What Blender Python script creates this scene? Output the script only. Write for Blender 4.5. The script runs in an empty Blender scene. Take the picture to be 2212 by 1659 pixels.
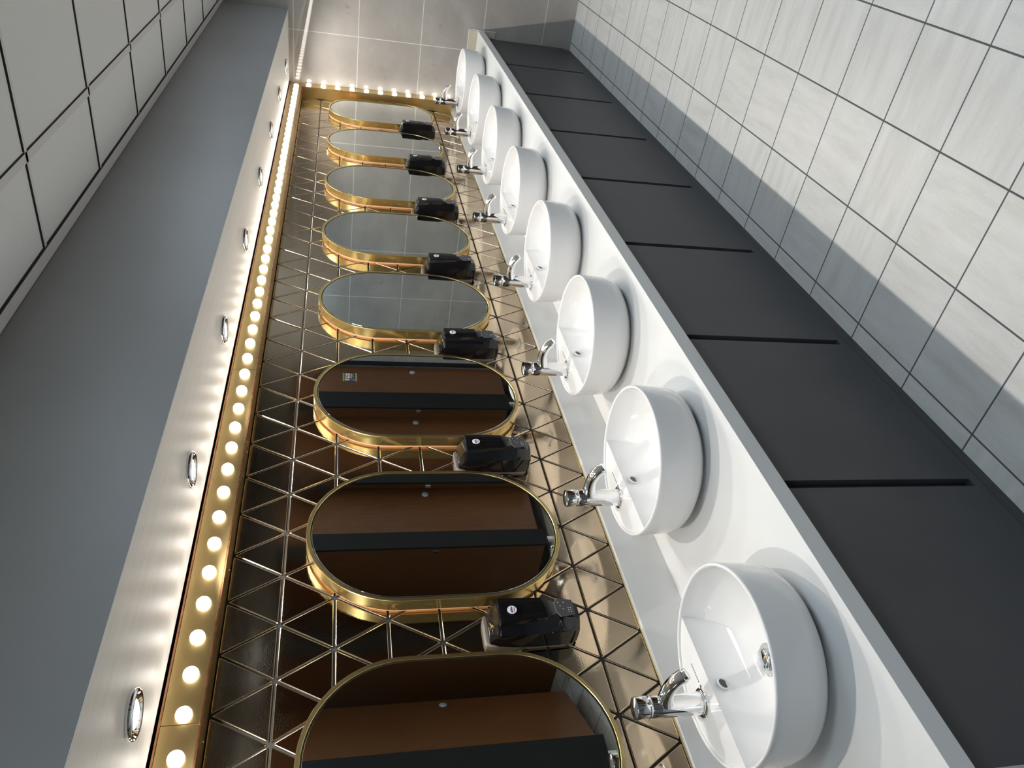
import bpy, bmesh, math, random
from mathutils import Vector, Matrix, Euler
random.seed(7)
PI = math.pi
# ---------------------------------------------------------------- units
# All layout numbers are in "tile sides" (one triangular wall tile = 1); U turns them into metres.
U = 0.165
ZF = -12.4                      # floor level in tile units
def W(x, y, z): return Vector((x * U, y * U, (z - ZF) * U))
# ---------------------------------------------------------------- camera
sc = bpy.context.scene
cam_d = bpy.data.cameras.new('camera'); cam = bpy.data.objects.new('camera', cam_d); sc.collection.objects.link(cam)
cam_d.sensor_fit = 'HORIZONTAL'; cam_d.sensor_width = 36.0; cam_d.lens = 1647.238 / 2212 * 36
CR = [[-0.17487514, -0.15003028, -0.97309280], [-0.58506895, 0.81074044, -0.01985586], [0.79190467, 0.56585409, -0.22955641]]
r0, r1, r2 = Vector(CR[0]), Vector(CR[1]), Vector(CR[2])
m = Matrix((( r0.x, -r1.x, -r2.x), (r0.y, -r1.y, -r2.y), (r0.z, -r1.z, -r2.z))).to_4x4()
m.translation = W(-11.088218, -10.630217, -1.616433)
cam.matrix_world = m; cam_d.clip_start = 0.02; cam_d.clip_end = 60
sc.camera = cam
# ---------------------------------------------------------------- world and exposure
sc.view_settings.view_transform = 'Standard'; sc.view_settings.look = 'None'
sc.view_settings.exposure = 0.0; sc.view_settings.gamma = 1.0; sc.view_settings.use_curve_mapping = False
wd = bpy.data.worlds.new('world'); sc.world = wd; wd.use_nodes = True
wd.node_tree.nodes['Background'].inputs[0].default_value = (0.75, 0.85, 1.0, 1); wd.node_tree.nodes['Background'].inputs[1].default_value = 0.15
SPOT_W, SPOT_COL = 23.5, (1.0, 0.95, 0.89)      # downlights above the basins
BULB_E, BULB_COL = 17.0, (1.0, 0.95, 0.88)        # domes of the gold strip
FILL_E, FILL_COL = 11.5, (0.72, 0.87, 1.0)      # added fill panels under the ceiling, out of view
# ---------------------------------------------------------------- helpers
C = bpy.context.scene.collection
def mat(name, col, rough=0.5, metal=0.0, coat=0.0, spec=0.5, emit=None, estr=0.0, aniso=0.0):
    mt = bpy.data.materials.new(name); mt.use_nodes = True
    b = mt.node_tree.nodes['Principled BSDF']
    b.inputs['Base Color'].default_value = (*col, 1); b.inputs['Roughness'].default_value = rough
    b.inputs['Metallic'].default_value = metal; b.inputs['Coat Weight'].default_value = coat
    b.inputs['Coat Roughness'].default_value = 0.03; b.inputs['Specular IOR Level'].default_value = spec
    b.inputs['Anisotropic'].default_value = aniso
    if emit: b.inputs['Emission Color'].default_value = (*emit, 1); b.inputs['Emission Strength'].default_value = estr
    return mt
class NB:                                          # tiny node helper
    def __init__(s, mt): s.t = mt.node_tree; s.b = s.t.nodes['Principled BSDF']
    def n(s, ty, **k):
        nd = s.t.nodes.new(ty)
        for a, v in k.items(): setattr(nd, a, v)
        return nd
    def l(s, a, b): s.t.links.new(a, b)
    def math(s, op, a, b=None, c=None):
        nd = s.n('ShaderNodeMath', operation=op)
        for i, v in enumerate((a, b, c)):
            if v is None: continue
            if isinstance(v, (int, float)): nd.inputs[i].default_value = v
            else: s.l(v, nd.inputs[i])
        return nd.outputs[0]
    def obj(s, scale=(1, 1, 1), loc=(0, 0, 0)):
        tc = s.n('ShaderNodeTexCoord'); mp = s.n('ShaderNodeMapping'); s.l(tc.outputs['Object'], mp.inputs[0])
        mp.inputs['Scale'].default_value = scale; mp.inputs['Location'].default_value = loc
        return mp.outputs[0]
    def noise(s, vec, scale, detail=4, rough=0.55):
        nd = s.n('ShaderNodeTexNoise'); s.l(vec, nd.inputs['Vector']); nd.inputs['Scale'].default_value = scale
        nd.inputs['Detail'].default_value = detail; nd.inputs['Roughness'].default_value = rough
        return nd.outputs['Fac']
    def ramp(s, fac, stops):
        nd = s.n('ShaderNodeValToRGB'); s.l(fac, nd.inputs[0]); el = nd.color_ramp.elements
        while len(el) < len(stops): el.new(0.5)
        for e, (p, c) in zip(el, stops): e.position = p; e.color = (*c, 1)
        return nd.outputs[0]
    def mix(s, fac, a, b, mode='MIX'):
        nd = s.n('ShaderNodeMix', data_type='RGBA', blend_type=mode)
        for i, v in ((0, fac), (6, a), (7, b)):
            if isinstance(v, (int, float)): nd.inputs[i].default_value = v
            elif isinstance(v, tuple): nd.inputs[i].default_value = (*v, 1)
            else: s.l(v, nd.inputs[i])
        return nd.outputs[2]
    def bump(s, h, strength, dist):
        nd = s.n('ShaderNodeBump'); nd.inputs['Strength'].default_value = strength; nd.inputs['Distance'].default_value = dist
        s.l(h, nd.inputs['Height']); s.l(nd.outputs[0], s.b.inputs['Normal'])
def mesh(name, bm, mt, parent=None, smooth=False, angle=None, mats=None):
    me = bpy.data.meshes.new(name)
    bmesh.ops.recalc_face_normals(bm, faces=bm.faces) if not getattr(bm, 'keep', False) else None
    bm.to_mesh(me); bm.free()
    for q in (mats or [mt]): me.materials.append(q)
    if smooth:
        for p in me.polygons: p.use_smooth = True
        if angle is not None:
            me.set_sharp_from_angle(angle=math.radians(angle))
    o = bpy.data.objects.new(name, me); C.objects.link(o)
    if parent is not None: o.parent = parent
    return o
def tag(o, label=None, cat=None, group=None, kind=None):
    if label: o['label'] = label
    if cat: o['category'] = cat
    if group: o['group'] = group
    if kind: o['kind'] = kind
    return o
def empty(name, loc, label, cat, group=None, rz=0.0):
    o = bpy.data.objects.new(name, None); o.empty_display_size = 0.05; C.objects.link(o)
    o.location = loc; o.rotation_euler.z = rz
    return tag(o, label, cat, group)
def kids(o): return [c for c in bpy.data.objects if c.parent == o]
def dup(o, parent=None):
    c = o.copy(); C.objects.link(c)
    if parent is not None: c.parent = parent
    for ch in kids(o): dup(ch, c)
    return c
def box(bm, a, b, bevel=0.0):                      # local metres
    x0, y0, z0 = [min(p, q) for p, q in zip(a, b)]; x1, y1, z1 = [max(p, q) for p, q in zip(a, b)]
    vs = [bm.verts.new(p) for p in ((x0,y0,z0),(x1,y0,z0),(x1,y1,z0),(x0,y1,z0),(x0,y0,z1),(x1,y0,z1),(x1,y1,z1),(x0,y1,z1))]
    fs = [bm.faces.new([vs[i] for i in f]) for f in ((3,2,1,0),(4,5,6,7),(0,1,5,4),(1,2,6,5),(2,3,7,6),(3,0,4,7))]
    if bevel:
        es = list({e for f in fs for e in f.edges})
        bmesh.ops.bevel(bm, geom=es, offset=bevel, segments=2, affect='EDGES', profile=0.5)
def wbox(bm, a, b, bevel=0.0): box(bm, W(*a), W(*b), bevel)
def new(): return bmesh.new()
def lathe(bm, prof, n=48, c=(0, 0, 0), axis='Z', close=True):
    rings = []
    for r, z in prof:
        if r < 1e-7:
            p = {'Z': (0, 0, z), 'Y': (0, z, 0), 'X': (z, 0, 0)}[axis]
            rings.append([bm.verts.new((c[0]+p[0], c[1]+p[1], c[2]+p[2]))]); continue
        rr = []
        for i in range(n):
            a = 2*PI*i/n; u, v = r*math.cos(a), r*math.sin(a)
            p = {'Z': (u, v, z), 'Y': (u, z, v), 'X': (z, u, v)}[axis]
            rr.append(bm.verts.new((c[0]+p[0], c[1]+p[1], c[2]+p[2])))
        rings.append(rr)
    for A, B in zip(rings, rings[1:]):
        if len(A) == 1 and len(B) == 1: continue
        for i in range(n):
            j = (i+1) % n
            if len(A) == 1: bm.faces.new((A[0], B[i], B[j]))
            elif len(B) == 1: bm.faces.new((A[i], B[0], A[j]))
            else: bm.faces.new((A[i], B[i], B[j], A[j]))
def tube(bm, pts, rad, n=20, cap=True):
    pts = [Vector(p) for p in pts]; rings = []
    up = Vector((1, 0, 0))
    for i, p in enumerate(pts):
        t = (pts[min(i+1, len(pts)-1)] - pts[max(i-1, 0)]).normalized()
        a = up - t*up.dot(t); a.normalize(); b = t.cross(a)
        r = rad[i] if isinstance(rad, (list, tuple)) else rad
        rings.append([bm.verts.new(p + (a*math.cos(2*PI*k/n) + b*math.sin(2*PI*k/n))*r) for k in range(n)])
    for A, B in zip(rings, rings[1:]):
        for k in range(n): bm.faces.new((A[k], A[(k+1) % n], B[(k+1) % n], B[k]))
    if cap: bm.faces.new(rings[0][::-1]); bm.faces.new(rings[-1])
def spline(pts, n=8):                               # catmull-rom through points
    P = [Vector(p) for p in pts]; P = [2*P[0]-P[1]] + P + [2*P[-1]-P[-2]]; out = []
    for i in range(1, len(P)-2):
        for k in range(n):
            t = k/n; a, b, c, d = P[i-1:i+3]
            out.append(0.5*((2*b) + (c-a)*t + (2*a-5*b+4*c-d)*t*t + (3*b-a-3*c+d)*t**3))
    out.append(P[-2]); return out
def loft(bm, rings, cap0=True, cap1=True):
    R = [[bm.verts.new(p) for p in r] for r in rings]; n = len(R[0])
    for A, B in zip(R, R[1:]):
        for k in range(n): bm.faces.new((A[k], A[(k+1) % n], B[(k+1) % n], B[k]))
    if cap0: bm.faces.new(R[0][::-1])
    if cap1: bm.faces.new(R[-1])
    return R
# ---------------------------------------------------------------- materials
def m_tiles_floor():
    mt = mat('floor_tile', (0.5, 0.5, 0.48), 0.42); g = NB(mt)
    tc = g.n('ShaderNodeTexCoord'); sp = g.n('ShaderNodeSeparateXYZ'); g.l(tc.outputs['Object'], sp.inputs[0])
    S = 1.8395*U
    fx = g.math('DIVIDE', g.math('ADD', sp.outputs[0], 0.712*U + 60*S), S)
    fy = g.math('DIVIDE', g.math('ADD', sp.outputs[1], 3.658*U + 60*S), S)
    ix, iy = g.math('FLOOR', fx), g.math('FLOOR', fy)
    dx = g.math('PINGPONG', fx, 0.5); dy = g.math('PINGPONG', fy, 0.5)
    gap = g.math('LESS_THAN', g.math('MINIMUM', dx, dy), 0.0095)
    cb = g.n('ShaderNodeCombineXYZ'); g.l(ix, cb.inputs[0]); g.l(iy, cb.inputs[1])
    wn = g.n('ShaderNodeTexWhiteNoise', noise_dimensions='2D'); g.l(cb.outputs[0], wn.inputs['Vector'])
    # streaks: direction differs from tile to tile, veins run inside a tile
    off = g.n('ShaderNodeVectorMath', operation='MULTIPLY_ADD'); g.l(wn.outputs['Color'], off.inputs[0]); off.inputs[1].default_value = (7, 7, 7)
    rot = g.n('ShaderNodeVectorRotate', rotation_type='Z_AXIS'); g.l(tc.outputs['Object'], rot.inputs['Vector'])
    g.l(g.math('MULTIPLY', g.math('ROUND', wn.outputs['Value']), PI/2), rot.inputs['Angle'])
    g.l(rot.outputs[0], off.inputs[2])
    mp = g.n('ShaderNodeMapping'); g.l(off.outputs[0], mp.inputs[0]); mp.inputs['Scale'].default_value = (1.6, 9.0, 1)
    st = g.noise(mp.outputs[0], 2.2, 6, 0.62)
    fine = g.noise(tc.outputs['Object'], 160, 3, 0.7)
    cl = g.noise(off.outputs[0], 6, 3)
    c1 = g.ramp(st, [(0.25, (0.44, 0.43, 0.405)), (0.5, (0.575, 0.565, 0.54)), (0.78, (0.68, 0.665, 0.64))])
    c2 = g.mix(0.18, c1, g.ramp(fine, [(0.3, (0.36, 0.355, 0.34)), (0.7, (0.74, 0.73, 0.70))]))
    c3 = g.mix(0.25, c2, g.ramp(cl, [(0.3, (0.54, 0.52, 0.475)), (0.7, (0.60, 0.605, 0.59))]))
    c4 = g.mix(gap, c3, (0.075, 0.08, 0.085))
    g.l(c4, g.b.inputs['Base Color'])
    g.l(g.math('ADD', g.math('MULTIPLY', gap, 0.4), 0.38), g.b.inputs['Roughness'])
    h = g.math('SUBTRACT', g.math('MULTIPLY', fine, 0.08), gap); g.bump(h, 0.25, 0.001)
    return mt
def m_tiles_far():
    mt = mat('polished_wall_tile', (0.5, 0.47, 0.44), 0.12, spec=0.2, coat=0.9); g = NB(mt)
    tc = g.n('ShaderNodeTexCoord'); sp = g.n('ShaderNodeSeparateXYZ'); g.l(tc.outputs['Object'], sp.inputs[0])
    S = 2.838*U
    fz = g.math('DIVIDE', g.math('ADD', sp.outputs[2], -(0.375-ZF)*U + 10*S), S)
    fy = g.math('DIVIDE', g.math('ADD', sp.outputs[1], 2.755*U + 40*S), S)
    gap = g.math('LESS_THAN', g.math('MINIMUM', g.math('PINGPONG', fz, 0.5), g.math('PINGPONG', fy, 0.5)), 0.0048)
    n1 = g.noise(g.obj((1, 1, 1.3)), 2.4, 7, 0.6); n2 = g.noise(g.obj((1, 1, 1), (3, 5, 1)), 9, 6, 0.7)
    c1 = g.ramp(n1, [(0.3, (0.27, 0.252, 0.235)), (0.7, (0.37, 0.348, 0.325))])
    c2 = g.mix(g.ramp(n2, [(0.62, (0, 0, 0)), (0.74, (1, 1, 1))]), c1, (0.20, 0.19, 0.178))
    g.l(g.mix(gap, c2, (0.60, 0.585, 0.565)), g.b.inputs['Base Color'])
    g.b.inputs['Roughness'].default_value = 0.5; g.b.inputs['Coat Roughness'].default_value = 0.012
    return mt
def m_bronze(name='bronze_glazed_tile', r0_=0.02):
    mt = mat(name, (0.36, 0.27, 0.19), 0.08, metal=1.0); g = NB(mt)
    n1 = g.noise(g.obj(), 3.0, 3); n2 = g.noise(g.obj(), 260, 2, 0.5); n3 = g.noise(g.obj((1, 1, 1), (4, 1, 9)), 7, 3)
    g.l(g.ramp(n1, [(0.3, (0.50, 0.405, 0.29)), (0.7, (0.58, 0.475, 0.345))]), g.b.inputs['Base Color'])
    g.l(g.math('ADD', g.math('MULTIPLY', n3, 0.10), r0_), g.b.inputs['Roughness'])
    patch = g.n('ShaderNodeMapRange'); g.l(n3, patch.inputs[0]); patch.inputs[1].default_value = 0.45; patch.inputs[2].default_value = 0.75
    g.bump(g.math('MULTIPLY', n2, g.math('ADD', g.math('MULTIPLY', patch.outputs[0], 0.9), 0.16)), 0.36, 0.0006)
    return mt
def m_brushed(name, col, rough, sc_=(1, 1, 1), s=60, amt=0.12, metal=1.0, bumpd=0.0003, bs=0.08):
    mt = mat(name, col, rough, metal=metal); g = NB(mt)
    n = g.noise(g.obj(sc_), s, 4, 0.6)
    g.l(g.math('ADD', g.math('MULTIPLY', n, amt), rough-amt/2), g.b.inputs['Roughness'])
    g.bump(n, bs, bumpd); return mt
def m_wood():
    mt = mat('mahogany_laminate', (0.14, 0.05, 0.02), 0.32); g = NB(mt)
    n = g.noise(g.obj((9, 9, 0.8)), 9, 6, 0.65); n2 = g.noise(g.obj((1, 1, 0.3)), 2.2, 3)
    c = g.ramp(n, [(0.25, (0.075, 0.029, 0.011)), (0.55, (0.125, 0.052, 0.020)), (0.8, (0.16, 0.068, 0.028))])
    g.l(g.mix(0.3, c, g.ramp(n2, [(0.3, (0.08, 0.030, 0.012)), (0.7, (0.14, 0.058, 0.023))])), g.b.inputs['Base Color']); return mt
def m_ceil():
    mt = mat('ceiling_board', (0.55, 0.56, 0.54), 0.9); g = NB(mt)
    n = g.noise(g.obj(), 220, 3, 0.7)
    g.l(g.ramp(n, [(0.3, (0.86, 0.855, 0.825)), (0.6, (0.93, 0.925, 0.90))]), g.b.inputs['Base Color'])
    g.bump(n, 0.3, 0.001); return mt
def m_soffit():
    mt = mat('brushed_soffit', (0.70, 0.68, 0.66), 0.45, spec=0.4); g = NB(mt)
    n = g.noise(g.obj((0.6, 6, 1)), 7, 5, 0.6)
    g.l(g.ramp(n, [(0.3, (0.72, 0.70, 0.68)), (0.7, (0.80, 0.785, 0.765))]), g.b.inputs['Base Color'])
    g.l(g.math('ADD', g.math('MULTIPLY', n, 0.14), 0.38), g.b.inputs['Roughness']); return mt
def m_panel():
    mt = mat('charcoal_laminate', (0.05, 0.05, 0.055), 0.45); g = NB(mt)
    n = g.noise(g.obj(), 4, 4); n2 = g.noise(g.obj((1, 1, 1)), 500, 2)
    g.l(g.ramp(n, [(0.3, (0.040, 0.042, 0.050)), (0.7, (0.053, 0.053, 0.059))]), g.b.inputs['Base Color'])
    g.bump(n2, 0.15, 0.0004); return mt
def m_paint(name, a, b, rough=0.5, spec=0.5):
    mt = mat(name, a, rough, spec=spec); g = NB(mt)
    g.l(g.ramp(g.noise(g.obj(), 2.0, 4), [(0.3, a), (0.7, b)]), g.b.inputs['Base Color']); return mt
M = dict(
    floor=m_tiles_floor(), far=m_tiles_far(), bronze=m_bronze(), bronze_edge=m_bronze('bronze_tile_edge', 0.15), wood=m_wood(), ceil=m_ceil(), soffit=m_soffit(), panel=m_panel(),
    grout=m_paint('dark_grout', (0.018, 0.018, 0.018), (0.03, 0.03, 0.03), 0.8),
    gold=m_brushed('brushed_gold', (0.78, 0.63, 0.29), 0.26, (1, 1, 0.08), 120, 0.06, bs=0.02),
    goldstrip=m_brushed('satin_gold_sheet', (0.66, 0.49, 0.22), 0.30, (0.3, 1, 1), 14, 0.05, bs=0.015),
    copper=m_brushed('copper_edge', (0.52, 0.25, 0.13), 0.28),
    peach=m_paint('peach_reflection', (0.80, 0.45, 0.24), (0.86, 0.52, 0.30), 0.5),
    chrome=m_brushed('polished_chrome', (0.86, 0.87, 0.89), 0.045, s=4, amt=0.02, bumpd=0.00002),
    mirror=m_brushed('mirror_glass', (0.70, 0.74, 0.72), 0.004, s=2, amt=0.002, bumpd=0.000001),
    ceramic=m_paint('white_ceramic', (0.74, 0.735, 0.73), (0.77, 0.765, 0.76), 0.035),
    counter=m_paint('white_solid_surface', (0.66, 0.66, 0.65), (0.69, 0.69, 0.68), 0.25),
    fascia=m_paint('grey_fascia_paint', (0.26, 0.255, 0.25), (0.29, 0.285, 0.275), 0.42),
    trim=m_paint('light_grey_trim', (0.42, 0.42, 0.41), (0.47, 0.47, 0.46), 0.5),
    tbar=m_paint('ceiling_grid_white', (0.80, 0.765, 0.745), (0.83, 0.79, 0.77), 0.5),
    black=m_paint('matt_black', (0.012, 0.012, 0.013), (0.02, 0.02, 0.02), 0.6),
    pil=m_paint('black_laminate', (0.008, 0.008, 0.009), (0.012, 0.012, 0.013), 0.6, spec=0.2),
    gloss=m_paint('piano_black_plastic', (0.004, 0.004, 0.005), (0.007, 0.007, 0.008), 0.03, spec=0.4),
    satin=m_paint('dark_grey_plastic', (0.035, 0.035, 0.04), (0.05, 0.05, 0.055), 0.35),
    backgrey=m_paint('grey_plastic_backplate', (0.15, 0.135, 0.13), (0.19, 0.17, 0.165), 0.35),
    label=m_paint('white_sticker', (0.72, 0.70, 0.74), (0.76, 0.74, 0.78), 0.4),
    ink=m_paint('blue_ink', (0.06, 0.06, 0.20), (0.08, 0.07, 0.22), 0.4),
    red=m_paint('red_ink', (0.40, 0.06, 0.08), (0.45, 0.08, 0.10), 0.4),
    beige=m_paint('beige_filler', (0.42, 0.385, 0.30), (0.47, 0.43, 0.34), 0.5),
    cardboard=m_paint('grey_disc', (0.30, 0.34, 0.38), (0.36, 0.40, 0.44), 0.4),
    yellow=m_paint('yellow_print', (0.75, 0.68, 0.22), (0.80, 0.72, 0.28), 0.5),
    orange=m_paint('orange_print', (0.75, 0.30, 0.14), (0.80, 0.36, 0.18), 0.5),
    blue=m_paint('blue_print', (0.08, 0.16, 0.42), (0.10, 0.20, 0.50), 0.5),
    skin=m_paint('pale_print', (0.60, 0.50, 0.44), (0.68, 0.58, 0.50), 0.5),
    bulb=mat('lit_opal_bulb', (0.9, 0.9, 0.9), 0.4, emit=BULB_COL, estr=BULB_E),
    lens=mat('lit_downlight_lens', (0.9, 0.9, 0.9), 0.4, emit=SPOT_COL, estr=3.5),
    fillpanel=mat('added_fill_glow', (0.9, 0.9, 0.9), 0.5, emit=FILL_COL, estr=FILL_E),
)
# ================================================================ SETTING
XL, XR = -40.0, 26.81           # near end (behind the camera) and far end wall
YB = -25.0                      # wall behind the cubicles
ZC = 3.3                        # ceiling
XV = -8.2                       # near end of the washbasin counter
bm = new(); wbox(bm, (XL, YB, ZF-0.6), (XR+0.6, 0.9, ZF)); tag(mesh('floor', bm, M['floor']), kind='structure')
bm = new(); wbox(bm, (XR, YB, ZF), (XR+0.6, 0.9, 4.2)); tag(mesh('wall_end', bm, M['far']), kind='structure')
bm = new(); wbox(bm, (XL-0.6, YB, ZF), (XL, 0.9, 4.2)); tag(mesh('wall_near', bm, M['far']), kind='structure')
bm = new(); wbox(bm, (XL, YB-0.6, ZF), (XR+0.6, YB, 4.2)); tag(mesh('wall_opposite', bm, M['far']), kind='structure')
TT = 0.03                        # tile thickness
bm = new(); wbox(bm, (XL, TT, ZF), (XR, 0.9, 4.2)); wall_back = tag(mesh('wall_mirror_side', bm, M['grout']), kind='structure')
# --- triangular bronze tiles, one mesh
bm = new(); H = math.sqrt(3)/2; gapw, bev = 0.030, 0.017
def tri_tile(p):
    cx = sum(q[0] for q in p)/3; cz = sum(q[1] for q in p)/3
    if max(q[0] for q in p) > 26.6 or cx < -13: return
    def inset(d, rad):
        out = []
        for i in range(3):
            a, b, c = p[i-1], p[i], p[(i+1) % 3]
            k = (H/3*1.0 - d)/(H/3)
            v = Vector((cx + (b[0]-cx)*k, cz + (b[1]-cz)*k))
            ea = (Vector(a)-Vector(b)).normalized(); ec = (Vector(c)-Vector(b)).normalized()
            for t in (0, .5, 1):
                out.append(v + ea*rad*(1-t)**2 + ec*rad*t**2 + (ea+ec)*rad*0.0)
        return out
    o = inset(gapw/2, 0.034); n_ = inset(gapw/2+bev, 0.03); m_ = inset(gapw/2+bev*0.35, 0.033)
    rings = []
    for pts, y in ((o, TT), (o, TT*0.45), (m_, TT*0.14), (n_, 0.0)):
        rings.append([bm.verts.new(W(q.x, y, q.y)) for q in pts])
    for A, B in zip(rings, rings[1:]):
        for k in range(9): bm.faces.new((A[k], A[(k+1) % 9], B[(k+1) % 9], B[k])).material_index = 1
    bm.faces.new(rings[-1])
for r in range(8):
    zt, zb = -H*r, -H*(r+1)
    o_t = 0.5 if r % 2 == 0 else 0.0; o_b = 0.5 - o_t
    for i in range(-14, 28):
        tri_tile([(i+o_t, zt), (i+1+o_t, zt), (i+o_t+0.5, zb)])
        tri_tile([(i+o_b, zb), (i+1+o_b, zb), (i+o_b+0.5, zt)])
tl = mesh('triangular_tiles', bm, M['bronze'], wall_back, mats=[M['bronze'], M['bronze_edge']])
# --- ceiling: suspended boards in a white grid
bm = new(); wbox(bm, (XL, YB, ZC+0.13), (XR, 0.9, ZC+0.9)); ceil = tag(mesh('ceiling', bm, M['black']), kind='structure')
GX, GY0, GS = 2.35, -5.46, 3.82
bt, bg = new(), new()
ys = [-3.55]+[GY0-GS*k for k in range(6)]; xs = [GX+GS*k for k in range(-11, 7)]+[XR]
for i in range(len(xs)-1):
    for j in range(len(ys)-1):
        x0, x1, y1, y0 = xs[i], xs[i+1], ys[j], ys[j+1]
        if y0 < YB: y0 = YB
        wbox(bt, (x0+0.035, y0+0.02+0.05, ZC+0.03), (x1-0.0, y1-0.02, ZC+0.12))
for k, y in enumerate(ys[1:]): wbox(bg, (XL, y-0.02, ZC), (XR, y+0.135, ZC+0.02+0.012))
for x in xs[:-1]: wbox(bg, (x-0.09, YB, ZC), (x+0.005, -3.55, ZC+0.033))
wbox(bg, (XL, -3.80, ZC-0.02), (XR, -3.56, ZC+0.03))
bs_ = new()
for y in ys[1:]: wbox(bs_, (XL, y-0.032, ZC-0.001), (XR, y-0.02, ZC+0.05))
for x in xs[:-1]:
    for y0, y1 in zip(ys[1:], ys): wbox(bs_, (x-0.106, y0+0.13 if y1 != ys[0] else y0+0.13, ZC-0.001), (x-0.092, y1-0.05 if y1 != ys[0] else -3.8, ZC+0.05))
wbox(bs_, (XL, -3.813, ZC-0.02), (XR, -3.801, ZC+0.05))
mesh('gap_shade_strips', bs_, M['grout'], ceil)  # dark strips put in for the shade in the gaps beside the bars
mesh('ceiling_boards', bt, M['ceil'], ceil); mesh('ceiling_grid', bg, M['tbar'], ceil)
# --- bulkhead above the basins: fascia and brushed soffit
ZS = 0.60
bm = new(); wbox(bm, (XL, -3.55, ZS+0.0), (XR, -3.35, ZC+0.13)); tag(mesh('trim_1', bm, M['fascia']), label='grey painted bulkhead fascia hanging below the tiled ceiling', kind='structure')
bm = new(); wbox(bm, (XL, -3.545, ZS-0.01), (XR, -0.52, ZS+0.08)); tag(mesh('trim_2', bm, M['soffit']), label='brushed pale soffit over the basins', kind='structure')
bm = new(); wbox(bm, (XL, -0.50, 0.72), (XR, 0.0, 1.1)); tag(mesh('trim_3', bm, M['black']), label='black filler standing in for the shade in the gap above the gold light strip', kind='structure')  # black box stands in for the darkness of the open gap
# ================================================================ GOLD LIGHT STRIP
YS = -0.49; ZT, ZB_ = 0.55, 0.0; XI = 26.15
strip = empty('marquee_light_strip', W(10, YS, 0.25), 'L-shaped satin gold light strip with a row of round bulbs above and beside the mirrors', 'light strip')
so = strip.location
def sb(bm, a, b, bevel=0): box(bm, W(*a)-so, W(*b)-so, bevel)
bm = new()
sb(bm, (-13, YS+0.02, ZB_), (XR, 0.0, ZT)); sb(bm, (XI, YS+0.02, -6.92), (XR, 0.0, ZB_))
mesh('housing', bm, M['goldstrip'], strip)
# face plates with thin joints between them
for a, b in ((-13, -8.6), (-8.59, 0.0), (4.0, 12.6), (12.61, 21.2), (21.21, XI-0.45)):
    pass
jo = [-13, -4.9, 3.45, 11.8, 20.2, 25.62]
for a, b in zip(jo, jo[1:]):
    bm = new(); sb(bm, (a+0.006, YS, ZB_+0.035), (b-0.006, YS+0.02, ZT-0.035)); mesh('face_plate', bm, M['goldstrip'], strip)
bm = new(); sb(bm, (25.626, YS, ZB_+0.035), (XR-0.03, YS+0.02, ZT-0.035)); mesh('face_plate', bm, M['goldstrip'], strip)
bm = new(); sb(bm, (XI+0.035, YS, -6.92), (XR-0.03, YS+0.02, ZB_+0.025)); mesh('face_plate', bm, M['goldstrip'], strip)
bm = new()
sb(bm, (-13, YS-0.015, ZT-0.03), (XR, YS+0.02, ZT), 0.0006); sb(bm, (-13, YS-0.015, ZB_), (XI+0.03, YS+0.02, ZB_+0.03), 0.0006)
mesh('edge_trim', bm, M['copper'], strip)
bm = new()
sb(bm, (XI, YS-0.012, -6.92), (XI+0.03, YS+0.02, ZB_), 0.0006); sb(bm, (XR-0.03, YS-0.012, -6.92), (XR-0.002, YS+0.02, ZT), 0.0006)
mesh('edge_trim', bm, M['goldstrip'], strip)
bm = new(); R_ = 0.107*U
lathe(bm, [(R_, 0.0), (R_, -0.02*U), (R_*0.93, -0.045*U), (R_*0.72, -0.075*U), (R_*0.38, -0.092*U), (0, -0.098*U)], 20, axis='Y')
b0 = mesh('bulb', bm, M['bulb'], strip, True); first = True
pos = [(-5.37-0.6185*2+0.6185*k, 0.25) for k in range(0, 54)]
pos = [q for q in pos if q[0] < 26.6] + [(26.49, -0.29-0.655*k) for k in range(11)]
for x, z in pos:
    o = b0 if first else b0.copy()
    if not first: C.objects.link(o)
    first = False; o.location = W(x, YS+0.002, z)-so
bm = new(); lathe(bm, [(0.018*U, 0.0), (0.018*U, -0.012*U), (0.008*U, -0.02*U), (0, -0.02*U)], 10)
b0 = mesh('screw', bm, M['gold'], strip, True)
for k, q in enumerate((-5.0, -2.0, 1.0, 4.0, 8.0, 12.0, 16.0, 20.0, 24.0)):
    o = b0 if k == 0 else b0.copy()
    if k: C.objects.link(o)
    o.location = W(q, -0.2, 0.0)-so
# ================================================================ COUNTER
ZK = -7.87; YK = -3.67
ct = empty('washbasin_counter', W(9, -1.8, ZK), 'long white solid-surface counter running under all eight basins', 'counter')
co = ct.location
def cb_(bm, a, b, bevel=0): box(bm, W(*a)-co, W(*b)-co, bevel)
bm = new(); cb_(bm, (XV, YK, ZK-0.30), (XR-0.01, -0.001, ZK), 0.0012); mesh('worktop', bm, M['counter'], ct)
bm = new(); cb_(bm, (XV, -0.095, ZK), (XR-0.01, 0.0, -6.935), 0.0012); mesh('upstand', bm, M['counter'], ct)
bm = new(); cb_(bm, (XV, -0.006, -6.933), (XI, 0.004, -6.915)); mesh('gold_bead', bm, M['gold'], ct)
bm = new(); cb_(bm, (XR-0.06, -3.66, ZK), (XR-0.005, -0.1, -7.46)); mesh('end_upstand', bm, M['beige'], ct)
bm = new(); cb_(bm, (XR-0.03, -3.66, -8.70), (XR-0.005, -3.39, -8.18)); mesh('end_filler_plate', bm, M['beige'], ct)
bm = new(); cb_(bm, (XR-0.045, -3.675, -7.44), (XR-0.005, -0.1, -7.465)); cb_(bm, (XR-0.045, -3.70, -8.72), (XR-0.005, -3.67, -7.44)); mesh('sealant_line', bm, M['counter'], ct)
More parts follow.
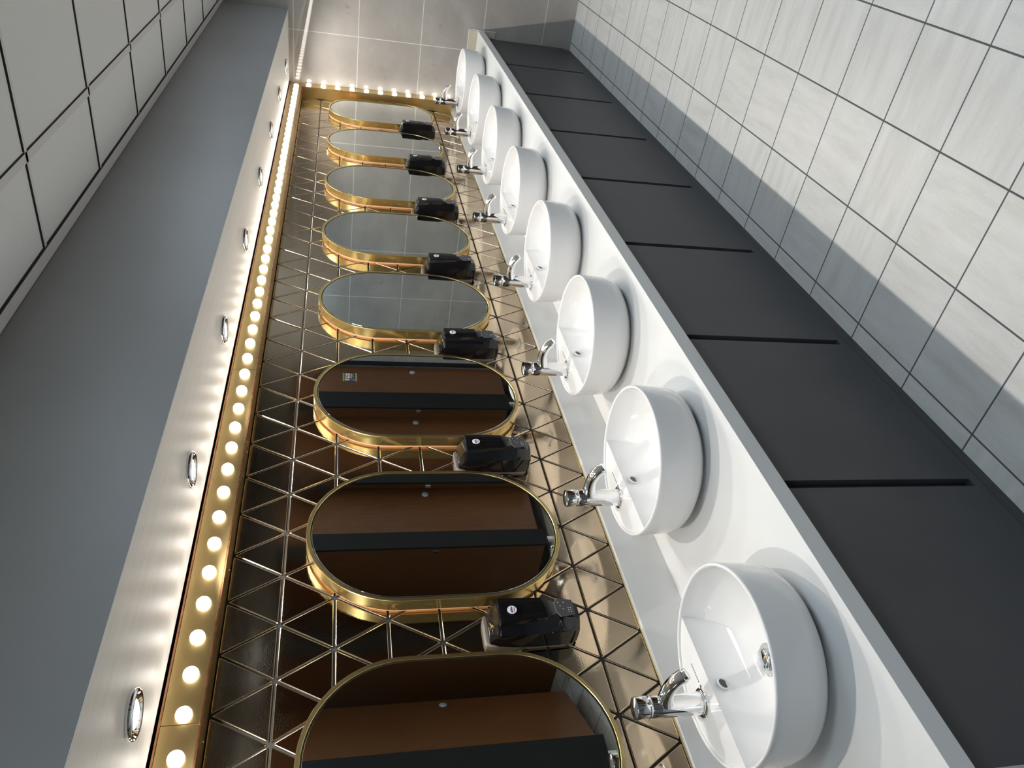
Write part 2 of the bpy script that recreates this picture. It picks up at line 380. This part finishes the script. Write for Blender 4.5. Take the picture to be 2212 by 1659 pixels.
# ================================================================ CABINET FRONTS UNDER THE COUNTER
slots = [-7.72, -3.445, 0.79, 5.01, 9.27, 13.51, 17.80, 22.13, 26.72]
YP = -3.38
vc = empty('vanity_cabinet', W(9.4, YP, ZF), 'long charcoal cabinet below the white counter, its fronts divided by narrow black slots', 'cabinet')
vo = vc.location
def vb(bm, a, b, bevel=0): box(bm, W(*a)-vo, W(*b)-vo, bevel)
XE = -7.905
slots[0] = XE
for i, (a, b) in enumerate(zip(slots, slots[1:])):
    bm = new(); w0, w1 = (0.085 if i else 0.0), (0.085 if i < 7 else 0.0)
    vb(bm, (a+w0, YP, -11.87), (b-w1, YP+0.12, ZK-0.302), 0.0008)
    mesh('front_panel', bm, M['panel'], vc)
bm = new(); vb(bm, (XE, YP+0.14, -12.0), (XR-0.02, -0.2, ZK-0.302)); mesh('carcass', bm, M['panel'], vc)
bm = new(); vb(bm, (XE, YP, -12.03), (XR-0.09, YP+0.13, -11.868), 0.0008); mesh('bottom_rail', bm, M['panel'], vc)
bm = new(); vb(bm, (XE, -3.30, ZF), (XR-0.005, -3.2, -12.03)); mesh('plinth', bm, M['panel'], vc)
bm = new(); vb(bm, (XV+0.02, YP-0.02, ZF), (XE-0.003, -0.1, ZK-0.302)); mesh('end_panel', bm, M['trim'], vc)
# ================================================================ MIRRORS, SINKS, TAPS, DISPENSERS, DOWNLIGHTS
CX = [-5.52 + 4.24*k for k in range(8)]
ORD = ['nearest', 'second nearest', 'third nearest', 'fourth nearest', 'fourth farthest', 'third farthest', 'second farthest', 'farthest']
def pill(hw, hl, n=28):
    pts = []
    for k in range(n+1): a = PI*k/n; pts.append((hw*math.cos(a), (hl-hw) + hw*math.sin(a)))
    for k in range(n+1): a = PI + PI*k/n; pts.append((hw*math.cos(a), -(hl-hw) + hw*math.sin(a)))
    return pts
def pr(hw, hl, y): return [(x*U, y*U, z*U) for x, z in pill(hw, hl)]
HW, HL, MZ = 1.595, 2.325, -3.545
mir = empty('oval_mirror', W(CX[0], 0, MZ), '', 'mirror')
bm = new()
loft(bm, [pr(HW-.05, HL-.05, -0.06), pr(HW, HL, -0.065), pr(HW, HL, -0.295), pr(HW-.005, HL-.005, -0.302), pr(HW-.065, HL-.065, -0.302), pr(HW-.07, HL-.07, -0.295), pr(HW-.07, HL-.07, -0.25)], True, False)
mesh('frame', bm, M['gold'], mir, True, 24)
bm = new(); loft(bm, [pr(HW-.071, HL-.071, -0.25), pr(HW-.071, HL-.071, -0.262)], False, True); mesh('rebate_shade', bm, M['black'], mir)  # matt black paints in the shade of the gap round the glass
bm = new(); R2 = loft(bm, [pr(HW-.095, HL-.095, -0.262), pr(HW-.095, HL-.095, -0.283), pr(HW-.10, HL-.10, -0.287)], False, True); mesh('mirror_glass', bm, M['mirror'], mir)
bm = new(); loft(bm, [pr(HW-.035, HL-.035, 0.0), pr(HW-.035, HL-.035, -0.0595)], True, True); mesh('backing_board', bm, M['peach'], mir, True, 40)  # peach colour stands in for the warm reflection behind the frame
mlab = ['oval mirror with a brushed gold frame, nearest one, cut off by the photo edge',
        'second nearest oval gold-framed mirror, showing a black strip between two brown panels',
        'third nearest oval gold-framed mirror, showing a brown door with a small sticker',
        'oval mirror with a brushed gold frame, nearest of those showing only grey tiles',
        'oval mirror with a brushed gold frame, between the fourth and third farthest soap dispensers',
        'oval mirror with a brushed gold frame, third from the lit end wall',
        'oval mirror with a brushed gold frame, second from the lit end wall',
        'oval mirror with a brushed gold frame, farthest one, beside the vertical row of bulbs']
# ---- basin
SY = -1.98; RO = 1.36; HB = 0.97                  # centre y, outer radius, height above the counter
sink = empty('washbasin', W(CX[0], SY, ZK), '', 'washbasin')
u = U
bm = new()
lathe(bm, [(0.98*u, 0.001), (1.03*u, 0.012*u), (1.10*u, 0.07*u), (1.24*u, 0.17*u), (1.31*u, 0.27*u), (1.335*u, 0.40*u), (1.355*u, 0.75*u), (1.362*u, 0.93*u), (1.357*u, 0.955*u), (1.34*u, 0.968*u), (1.322*u, 0.966*u), (1.308*u, 0.95*u), (1.305*u, 0.93*u)], 96)
body = mesh('outer_shell', bm, M['ceramic'], sink, True)
# inner bowl: D-shaped, with a flat tap ledge on the wall side
CH = 0.53                                           # chord (towards the wall), relative to the basin centre
ri = 1.3055; zt_ = 0.932
def dshape(inset=0.0, n=96):
    r = ri - inset; c = CH - inset
    a0 = math.asin(c/r); pts = []
    for k in range(n+1):
        a = PI - a0 + (PI + 2*a0)*k/n; pts.append(Vector((r*math.cos(a), r*math.sin(a))))
    for k in range(1, 40):
        t = k/40; pts.append(pts[n].lerp(pts[0], t) if False else Vector((r*math.cos(a0)*(1-2*t), c)))
    return pts
B = dshape(); n = len(B); C0 = Vector((0, -0.10)); rings = []
S_ = [1.0, 0.997, 0.992, 0.985, 0.975, 0.96, 0.94, 0.91, 0.87, 0.82, 0.75, 0.66, 0.56, 0.45, 0.34, 0.24, 0.16]
DEP = 0.70
for s in S_:
    d = DEP*(1-s**3.4)**0.62 if s < 1 else 0.0
    rings.append([(C0 + (b-C0)*s, d) for b in B])
bm = new()
RV = [[bm.verts.new((p.x*u, p.y*u, (zt_-d)*u)) for p, d in r] for r in rings]
for A, Bv in zip(RV, RV[1:]):
    for k in range(n): bm.faces.new((A[k], A[(k+1) % n], Bv[(k+1) % n], Bv[k]))
cz = (zt_-DEP-0.01)*u
bm.faces.new([v for v in RV[-1]])
# ledge: region between chord and inner circle
a0 = math.asin(CH/ri); arc = [bm.verts.new((ri*u*math.cos(a), ri*u*math.sin(a), zt_*u)) for a in [a0 + (PI-2*a0)*k/40 for k in range(1, 40)]]
chord = RV[0][96:] + [RV[0][0]]
bm.faces.new(chord[::-1] + arc[::-1][::-1] if False else list(chord) + arc[::-1])
mesh('bowl', bm, M['ceramic'], sink, True, 50)
# overflow
bm = new(); oy = CH-0.055; oz = 0.76
lathe(bm, [(0.098*u, 0.0), (0.098*u, -0.014*u), (0.078*u, -0.02*u), (0.07*u, -0.008*u), (0.068*u, 0.03*u)], 24, axis='Y')
of = mesh('overflow_ring', bm, M['ceramic'], sink, True, 60); of.location = (0, (CH-0.04)*u, oz*u); of.rotation_euler.x = 0.22
bm = new(); lathe(bm, [(0, -0.004*u), (0.074*u, -0.004*u)], 24, axis='Y'); oh = mesh('overflow_hole', bm, M['satin'], of)
# drain
bm = new(); lathe(bm, [(0.23*u, 0.004*u), (0.225*u, 0.018*u), (0.20*u, 0.022*u), (0.145*u, 0.012*u), (0.14*u, -0.02*u), (0, -0.02*u)], 40)
dr = mesh('drain', bm, M['chrome'], sink, True, 40); dr.location = (0, -0.02*u, (zt_-DEP)*u)
bm = new(); lathe(bm, [(0.06*u, 0.0), (0.06*u, 0.05*u), (0.145*u, 0.055*u), (0.152*u, 0.065*u), (0.152*u, 0.09*u), (0.13*u, 0.105*u), (0, 0.112*u)], 32)
mesh('plug', bm, M['chrome'], dr, True, 40)
bm = new()
for k in range(9):
    x = (0.56-0.036*k)*u
    box(bm, (x, 0.80*u, (zt_+0.0006)*u), (x-0.022*u, (0.80+0.022)*u, (zt_+0.002)*u))
box(bm, (0.20*u, 0.79*u, (zt_+0.0006)*u), (0.16*u, 0.83*u, (zt_+0.002)*u))
mesh('maker_mark', bm, M['satin'], sink)
slab = ['round white washbasin nearest the camera, its chrome drain showing',
        'round white washbasin second nearest the camera',
        'round white washbasin third nearest the camera, beside the sticker mirror',
        'round white washbasin fourth nearest the camera',
        'round white washbasin fourth from the end wall',
        'round white washbasin third from the end wall',
        'round white washbasin second from the end wall',
        'round white washbasin farthest away, next to the end wall']
# ---- tap (origin at the foot on the basin ledge)
TY = -1.04
tap = empty('push_tap', W(CX[0], TY, -6.94), '', 'tap')
bm = new(); lathe(bm, [(0, 0), (0.205*u, 0.0), (0.205*u, 0.028*u), (0.195*u, 0.036*u), (0.17*u, 0.038*u), (0.168*u, 0.06*u)], 40); mesh('base_ring', bm, M['chrome'], tap, True, 40)
bm = new(); lathe(bm, [(0.162*u, 0.05*u), (0.158*u, 0.10*u), (0.157*u, 0.60*u), (0.158*u, 0.80*u), (0.150*u, 0.815*u), (0.146*u, 0.83*u), (0.155*u, 0.84*u), (0.158*u, 0.855*u), (0.148*u, 0.872*u), (0.12*u, 0.874*u)], 40); mesh('tap_body', bm, M['chrome'], tap, True, 40)
bm = new(); lathe(bm, [(0.13*u, 0.87*u), (0.158*u, 0.878*u), (0.160*u, 0.89*u), (0.160*u, 1.045*u), (0.152*u, 1.062*u), (0.14*u, 1.066*u), (0.05*u, 1.078*u), (0, 1.08*u)], 40); mesh('push_button', bm, M['chrome'], tap, True, 40)
sp = spline([(0, -0.02*u, 0.585*u), (0, -0.17*u, 0.635*u), (0, -0.34*u, 0.655*u), (0, -0.50*u, 0.643*u), (0, -0.64*u, 0.585*u), (0, -0.725*u, 0.515*u)], 7)
rr_ = [(0.128 - 0.028*min(1, i/16))*u for i in range(len(sp))]
bm = new(); tube(bm, sp, rr_, 24); mesh('spout', bm, M['chrome'], tap, True, 50)
d_ = (sp[-1]-sp[-2]).normalized(); e_ = sp[-1]
bm = new(); tube(bm, [e_-d_*0.01*u, e_+d_*0.002*u, e_+d_*0.004*u, e_+d_*0.055*u, e_+d_*0.06*u], [0.088*u, 0.088*u, 0.082*u, 0.082*u, 0.075*u], 24); mesh('aerator', bm, M['chrome'], tap, True, 40)
tlab = ['chrome push-button tap on the nearest washbasin', 'chrome push-button tap on the second nearest washbasin',
        'chrome push-button tap on the third nearest washbasin', 'chrome push-button tap on the fourth nearest washbasin',
        'chrome push-button tap on the fourth washbasin from the end wall', 'chrome push-button tap on the third washbasin from the end wall',
        'chrome push-button tap on the second washbasin from the end wall', 'chrome push-button tap on the farthest washbasin']
# ---- soap dispenser
dis = empty('soap_dispenser', W(CX[0]+2.12, 0, -4.93), '', 'soap dispenser')
def ring(z, hw, d0, d1, ch, cf=None):
    cf = cf or ch
    # plan outline, front at y=-d1, chamfered / rounded corners
    return [(-hw*u, -d0*u, z*u), (-hw*u, -(d1-cf)*u, z*u), (-(hw-0.10*cf/0.2)*u, -(d1-0.38*cf)*u, z*u), (-(hw-cf*0.85)*u, -d1*u, z*u),
            (0, -(d1+0.012)*u, z*u),
            ((hw-cf*0.85)*u, -d1*u, z*u), ((hw-0.10*cf/0.2)*u, -(d1-0.38*cf)*u, z*u), (hw*u, -(d1-cf)*u, z*u), (hw*u, -d0*u, z*u)]
bm = new(); loft(bm, [ring(z, w, 0.0, d, 0.03) for z, w, d in ((-0.72, 0.26, 0.06), (-0.66, 0.30, 0.09), (0.55, 0.335, 0.11), (0.70, 0.325, 0.13), (0.775, 0.27, 0.12), (0.79, 0.20, 0.10))]); mesh('back_plate', bm, M['backgrey'], dis, True, 35)
bm = new(); loft(bm, [ring(z, w, b0_, d, c_) for z, w, b0_, d, c_ in
    ((-0.80, 0.20, 0.09, 0.38, 0.10), (-0.76, 0.27, 0.08, 0.50, 0.15), (-0.65, 0.315, 0.07, 0.565, 0.17), (-0.45, 0.335, 0.07, 0.60, 0.19),
     (0.0, 0.345, 0.08, 0.615, 0.21), (0.40, 0.34, 0.10, 0.60, 0.20), (0.585, 0.33, 0.12, 0.57, 0.18), (0.615, 0.325, 0.13, 0.545, 0.165), (0.725, 0.30, 0.15, 0.33, 0.13), (0.74, 0.27, 0.16, 0.28, 0.10))])
mesh('body', bm, M['gloss'], dis, True, 22)
# raised convex front cover, broad at the top and tapering to a round tip
bm = new(); rows = []
for k in range(19):
    t = k/18; z = 0.60 - 1.0*t
    w = 0.255*(1-0.28*t) if t < 0.72 else 0.255*(1-0.28*t)*math.sqrt(max(0.0, 1-((t-0.72)/0.28)**2)) + 0.004
    lift = 0.05 if t < 0.72 else 0.05*(1-((t-0.72)/0.28)**2)+0.002
    base = 0.603 - 0.035*(1-t)**2
    rows.append([(x*w*u, -(base-0.05 if abs(x) == 1 else base+lift*(1-0.35*x*x))*u, z*u) for x in (-1, -0.97, -0.8, -0.4, 0, 0.4, 0.8, 0.97, 1)])
rv = [[bm.verts.new(p) for p in r] for r in rows]
for A, Bv in zip(rv, rv[1:]):
    for k in range(8): bm.faces.new((A[k], A[k+1], Bv[k+1], Bv[k]))
bm.faces.new([v for v in rv[0]])
mesh('front_cover', bm, M['gloss'], dis, True, 35)
bm = new(); loft(bm, [[(x*u, (y-0.0)*u, z*u) for x, y, z in r] for r in (
    [(-0.15, -0.605, -0.66), (0.15, -0.605, -0.66), (0.19, -0.615, -0.40), (0.09, -0.62, -0.33), (-0.09, -0.62, -0.33), (-0.19, -0.615, -0.40)],
    [(-0.14, -0.618, -0.65), (0.14, -0.618, -0.65), (0.18, -0.628, -0.41), (0.085, -0.632, -0.345), (-0.085, -0.632, -0.345), (-0.18, -0.628, -0.41)])])
sw = mesh('sensor_window', bm, M['satin'], dis)
bm = new()
for x, z in ((-0.10, -0.60), (-0.06, -0.60), (-0.02, -0.60), (-0.10, -0.56), (-0.06, -0.56), (-0.02, -0.56), (0.02, -0.43), (0.09, -0.50), (-0.04, -0.47), (0.09, -0.40)):
    lathe(bm, [(0.007*u, 0), (0.007*u, -0.004*u), (0, -0.004*u)], 8, c=(x*u, (-0.628+(-0.41-z)*0.0)*u, z*u), axis='Y')
mesh('indicator_dots', bm, M['label'], sw)
bm = new(); lathe(bm, [(0.078*u, 0.0), (0.078*u, -0.006*u), (0, -0.007*u)], 28, axis='Y'); lg = mesh('round_sticker', bm, M['label'], dis, True, 40)
lg.location = (-0.03*u, -0.652*u, 0.40*u)
lg.rotation_euler.x = -0.05
bm = new(); box(bm, (-0.06*u, -0.007*u, -0.004*u), (0.06*u, -0.0095*u, 0.012*u)); box(bm, (-0.05*u, -0.007*u, 0.02*u), (0.03*u, -0.009*u, 0.026*u)); mesh('sticker_lettering', bm, M['ink'], lg)
bm = new(); box(bm, (-0.045*u, -0.007*u, -0.04*u), (0.045*u, -0.0095*u, -0.03*u)); mesh('sticker_underline', bm, M['red'], lg)
dlab = ['glossy black soap dispenser between the nearest and second nearest mirrors',
        'glossy black soap dispenser between the second and third nearest mirrors',
        'glossy black soap dispenser between the third and fourth nearest mirrors',
        'glossy black soap dispenser between the two middle mirrors of the eight',
        'glossy black soap dispenser between the fourth and third farthest mirrors',
        'glossy black soap dispenser between the third and second farthest mirrors',
        'glossy black soap dispenser between the two farthest mirrors']
# ---- downlight
ZSb = ZS-0.01
dl = empty('recessed_downlight', W(CX[0], -1.80, ZSb), '', 'downlight')
bm = new(); lathe(bm, [(0.30*u, 0.0), (0.303*u, -0.04*u), (0.29*u, -0.068*u), (0.265*u, -0.078*u), (0.235*u, -0.066*u), (0.20*u, -0.03*u), (0.17*u, -0.004*u)], 56); mesh('chrome_ring', bm, M['chrome'], dl, True, 60)
bm = new(); lathe(bm, [(0.172*u, -0.002*u), (0.09*u, -0.004*u), (0, -0.004*u)], 40); mesh('reflector', bm, M['chrome'], dl)
bm = new(); lathe(bm, [(0.185*u, -0.012*u), (0.165*u, -0.045*u), (0.11*u, -0.066*u), (0, -0.074*u)], 32); mesh('lens', bm, M['lens'], dl, True)
ld = bpy.data.lights.new('downlight_beam', 'SPOT'); ld.energy = SPOT_W; ld.color = SPOT_COL; ld.spot_size = math.radians(158); ld.spot_blend = 0.5; ld.shadow_soft_size = 0.012
lo = bpy.data.objects.new('downlight_beam', ld); C.objects.link(lo); lo.parent = dl; lo.location = (0, 0, -0.10*u)
llab = ['chrome ringed downlight in the soffit above the nearest washbasin', 'chrome ringed downlight in the soffit above the second nearest washbasin',
        'chrome ringed downlight in the soffit above the third nearest washbasin', 'chrome ringed downlight in the soffit above the fourth nearest washbasin',
        'chrome ringed downlight above the fourth washbasin from the end wall', 'chrome ringed downlight above the third washbasin from the end wall',
        'chrome ringed downlight above the second washbasin from the end wall', 'chrome ringed downlight above the farthest washbasin']
for k, x in enumerate(CX):
    for src, labs, grp, lim in ((mir, mlab, 'gold framed oval mirrors', 8), (sink, slab, 'round washbasins on the counter', 8), (tap, tlab, 'chrome taps on the washbasins', 8),
                                (dis, dlab, 'black soap dispensers between the mirrors', 7), (dl, llab, 'downlights in the soffit', 8)):
        if k >= lim: continue
        o = src if k == 0 else dup(src)
        o.location.x = (x + (2.12 if src is dis else 0))*U
        tag(o, labs[k], None, grp)
# ================================================================ CUBICLES OPPOSITE (seen in the mirrors)
YF = -15.55; YD = -16.15; ZCB, ZCT = -11.5, 0.6
cub = 'toilet cubicle partitions opposite the mirrors'
pl = [(26.50, 26.79), (22.35, 23.70), (16.35, 17.70), (12.15, 13.10), (7.30, 8.40), (1.55, 2.90), (-3.6, -2.5), (-9.0, -7.9)]
pnam = ['narrow black cubicle pilaster against the end wall', 'wide black cubicle pilaster beside the door with the sticker',
        'wide black cubicle pilaster second from the end wall', 'black cubicle pilaster between the closed door and the open cubicle',
        'black cubicle pilaster between the two open cubicles', 'black cubicle pilaster at the hinge of the ajar door',
        'black cubicle pilaster second from the near end', 'black cubicle pilaster at the near end of the row']
for (a, b), lb in zip(pl, pnam):
    bm = new(); wbox(bm, (a, YF-0.12, ZCB), (b, YF, ZCT), 0.002); o = mesh('cubicle_pilaster', bm, M['pil']); tag(o, lb, 'pilaster', 'black cubicle pilasters')
    if b-a > 0.5:
        bm = new(); wbox(bm, ((a+b)/2-0.1, YF-0.3, ZF), ((a+b)/2+0.1, YF-0.12, ZCB)); mesh('foot', bm, M['chrome'], o)
        bm = new(); wbox(bm, (a-0.16, YF-0.24, -6.40), (a, YF-0.10, -6.14), 0.001); mesh('latch_keeper', bm, M['chrome'], o)
parts = [(22.95, 'farthest'), (17.0, 'second farthest'), (12.62, 'third farthest'), (7.85, 'third nearest'), (2.2, 'second nearest'), (-3.0, 'nearest')]
for x, w_ in parts:
    bm = new(); wbox(bm, (x-0.04, YB, ZCB), (x+0.04, YF-0.125, ZCT), 0.001)
    tag(mesh('cubicle_partition', bm, M['wood']), 'mahogany brown side partition between cubicles, %s of the six' % w_, 'partition', 'brown cubicle side partitions')
def door(x_h, x_f, ang, lab, YD=-16.15):            # hinge x, free x, opening angle (rad, inward)
    wd_ = abs(x_f-x_h); s = 1 if x_f > x_h else -1
    r = empty('cubicle_door', W(x_h, YD, ZCB), lab, 'door', 'brown cubicle doors')
    bm = new(); box(bm, (0, -0.05*U, 0), (s*wd_*U, 0.05*U, (ZCT-ZCB)*U), 0.0015); mesh('door_leaf', bm, M['wood'], r)
    bm = new(); lathe(bm, [(0.165*U, 0.0), (0.16*U, 0.03*U), (0.10*U, 0.06*U), (0, 0.07*U)], 28, c=(s*(wd_-0.45)*U, 0.05*U, (-6.22-ZCB)*U), axis='Y'); mesh('lock_indicator', bm, M['cardboard'], r, True)
    r.rotation_euler.z = -s*ang
    return r
d1 = door(23.70, 26.50, 0.0, 'closed mahogany brown cubicle door with a small colourful sticker', -15.85)
door(17.50, 22.88, 0.0, 'closed mahogany brown cubicle door right of the sticker door, between wide pilasters', -16.75)
door(12.75, 16.93, 0.0, 'closed mahogany brown cubicle door in the middle of the row', -16.55)
door(8.45, 12.15, 1.50, 'mahogany brown cubicle door swung fully open into its cubicle')
door(2.90, 7.20, 0.58, 'mahogany brown cubicle door standing ajar, nearest in the first mirror')
door(-2.4, 1.5, 0.0, 'closed mahogany brown cubicle door behind the camera side', -16.15)
# sticker on the first door
st = empty('door_sticker', W(25.45, -15.85+0.056, -2.60), 'small printed sticker with black and yellow hazard stripes on the brown cubicle door', 'sticker')
bm = new(); box(bm, (-0.42*U, 0, -0.40*U), (0.42*U, 0.006*U, 0.40*U)); mesh('sticker_sheet', bm, M['black'], st)
def flat(nm, m_, rects):
    bm = new()
    for q in rects:
        vs = [bm.verts.new((x*U, 0.009*U, z*U)) for x, z in q]; f = bm.faces.new(vs)
        bmesh.ops.extrude_face_region(bm, geom=[f]) if False else None
    mesh(nm, bm, M[m_], st)
hz = []
for k in range(8):
    x = -0.42 + 0.105*k
    hz.append([(x, 0.30), (x+0.05, 0.30), (x+0.075, 0.40), (x+0.025, 0.40)]); hz.append([(x, -0.40), (x+0.05, -0.40), (x+0.075, -0.29), (x+0.025, -0.29)])
flat('hazard_stripes', 'yellow', hz)
flat('lettering', 'label', [[(x, z), (x+w, z), (x+w, z+0.11), (x, z+0.11)] for x, w, z in ((-0.14, 0.16, 0.14), (0.06, 0.10, 0.14), (0.19, 0.18, 0.14), (-0.14, 0.22, 0.005), (0.12, 0.25, 0.005))])
flat('orange_band', 'orange', [[(-0.14, -0.11), (0.34, -0.13), (0.38, -0.03), (-0.14, -0.02)]])
flat('pale_shapes', 'skin', [[(-0.36, 0.02), (-0.18, 0.02), (-0.18, 0.28), (-0.36, 0.28)], [(-0.14, -0.20), (0.36, -0.20), (0.36, -0.165), (-0.14, -0.165)]])
flat('blue_shapes', 'blue', [[(-0.36, -0.28), (-0.19, -0.28), (-0.19, -0.02), (-0.36, -0.02)]])
# toilet in the cubicle with the open door
tp = empty('toilet', W(10.2, -22.2, ZF), 'white floor-standing toilet inside the open cubicle', 'toilet')
def el(z, rx, ry, oy): return [(rx*U*math.cos(2*PI*k/32), (oy+ry*math.sin(2*PI*k/32))*U, z*U) for k in range(32)]
bm = new(); loft(bm, [el(0, 0.65, 1.0, -0.2), el(0.8, 0.6, 0.95, -0.2), el(1.6, 0.85, 1.25, 0.0), el(2.3, 1.08, 1.5, 0.1), el(2.4, 1.08, 1.5, 0.1)]); mesh('bowl', bm, M['ceramic'], tp, True, 50)
bm = new(); loft(bm, [el(2.41, 1.1, 1.52, 0.1), el(2.52, 1.1, 1.52, 0.1), el(2.58, 1.02, 1.42, 0.1)]); mesh('seat_lid', bm, M['ceramic'], tp, True, 50)
bm = new(); box(bm, (-1.1*U, -2.5*U, 2.3*U), (1.1*U, -1.35*U, 4.7*U), 0.01); mesh('cistern', bm, M['ceramic'], tp, True, 40)
# ================================================================ ADDED FILL LIGHT PANELS, OUT OF VIEW
lp = None
PLX = [(xs[i]+xs[i+1])/2 for i in (2, 5, 8, 11, 14, 16)]
pln = ['behind the camera, farthest back', 'behind the camera', 'nearest behind the camera', 'over the near cubicles', 'over the middle cubicles', 'over the far cubicles']
for k, x in enumerate(PLX):
    if lp is None:
        lp = empty('added_fill_panel', W(x, -11.1-0.09, ZC), '', 'added fill light'); h = (GS/2-0.12)
        bm = new(); box(bm, (-h*U, -h*U, -0.03*U), (h*U, h*U, 0.0)); mesh('glow_sheet', bm, M['fillpanel'], lp); o = lp  # glowing sheet added to raise the ambient light
    else: o = dup(lp)
    o.location = W(x, -11.15, ZC-0.004); tag(o, 'square added fill light panel %s' % pln[k], None, 'added fill light panels')
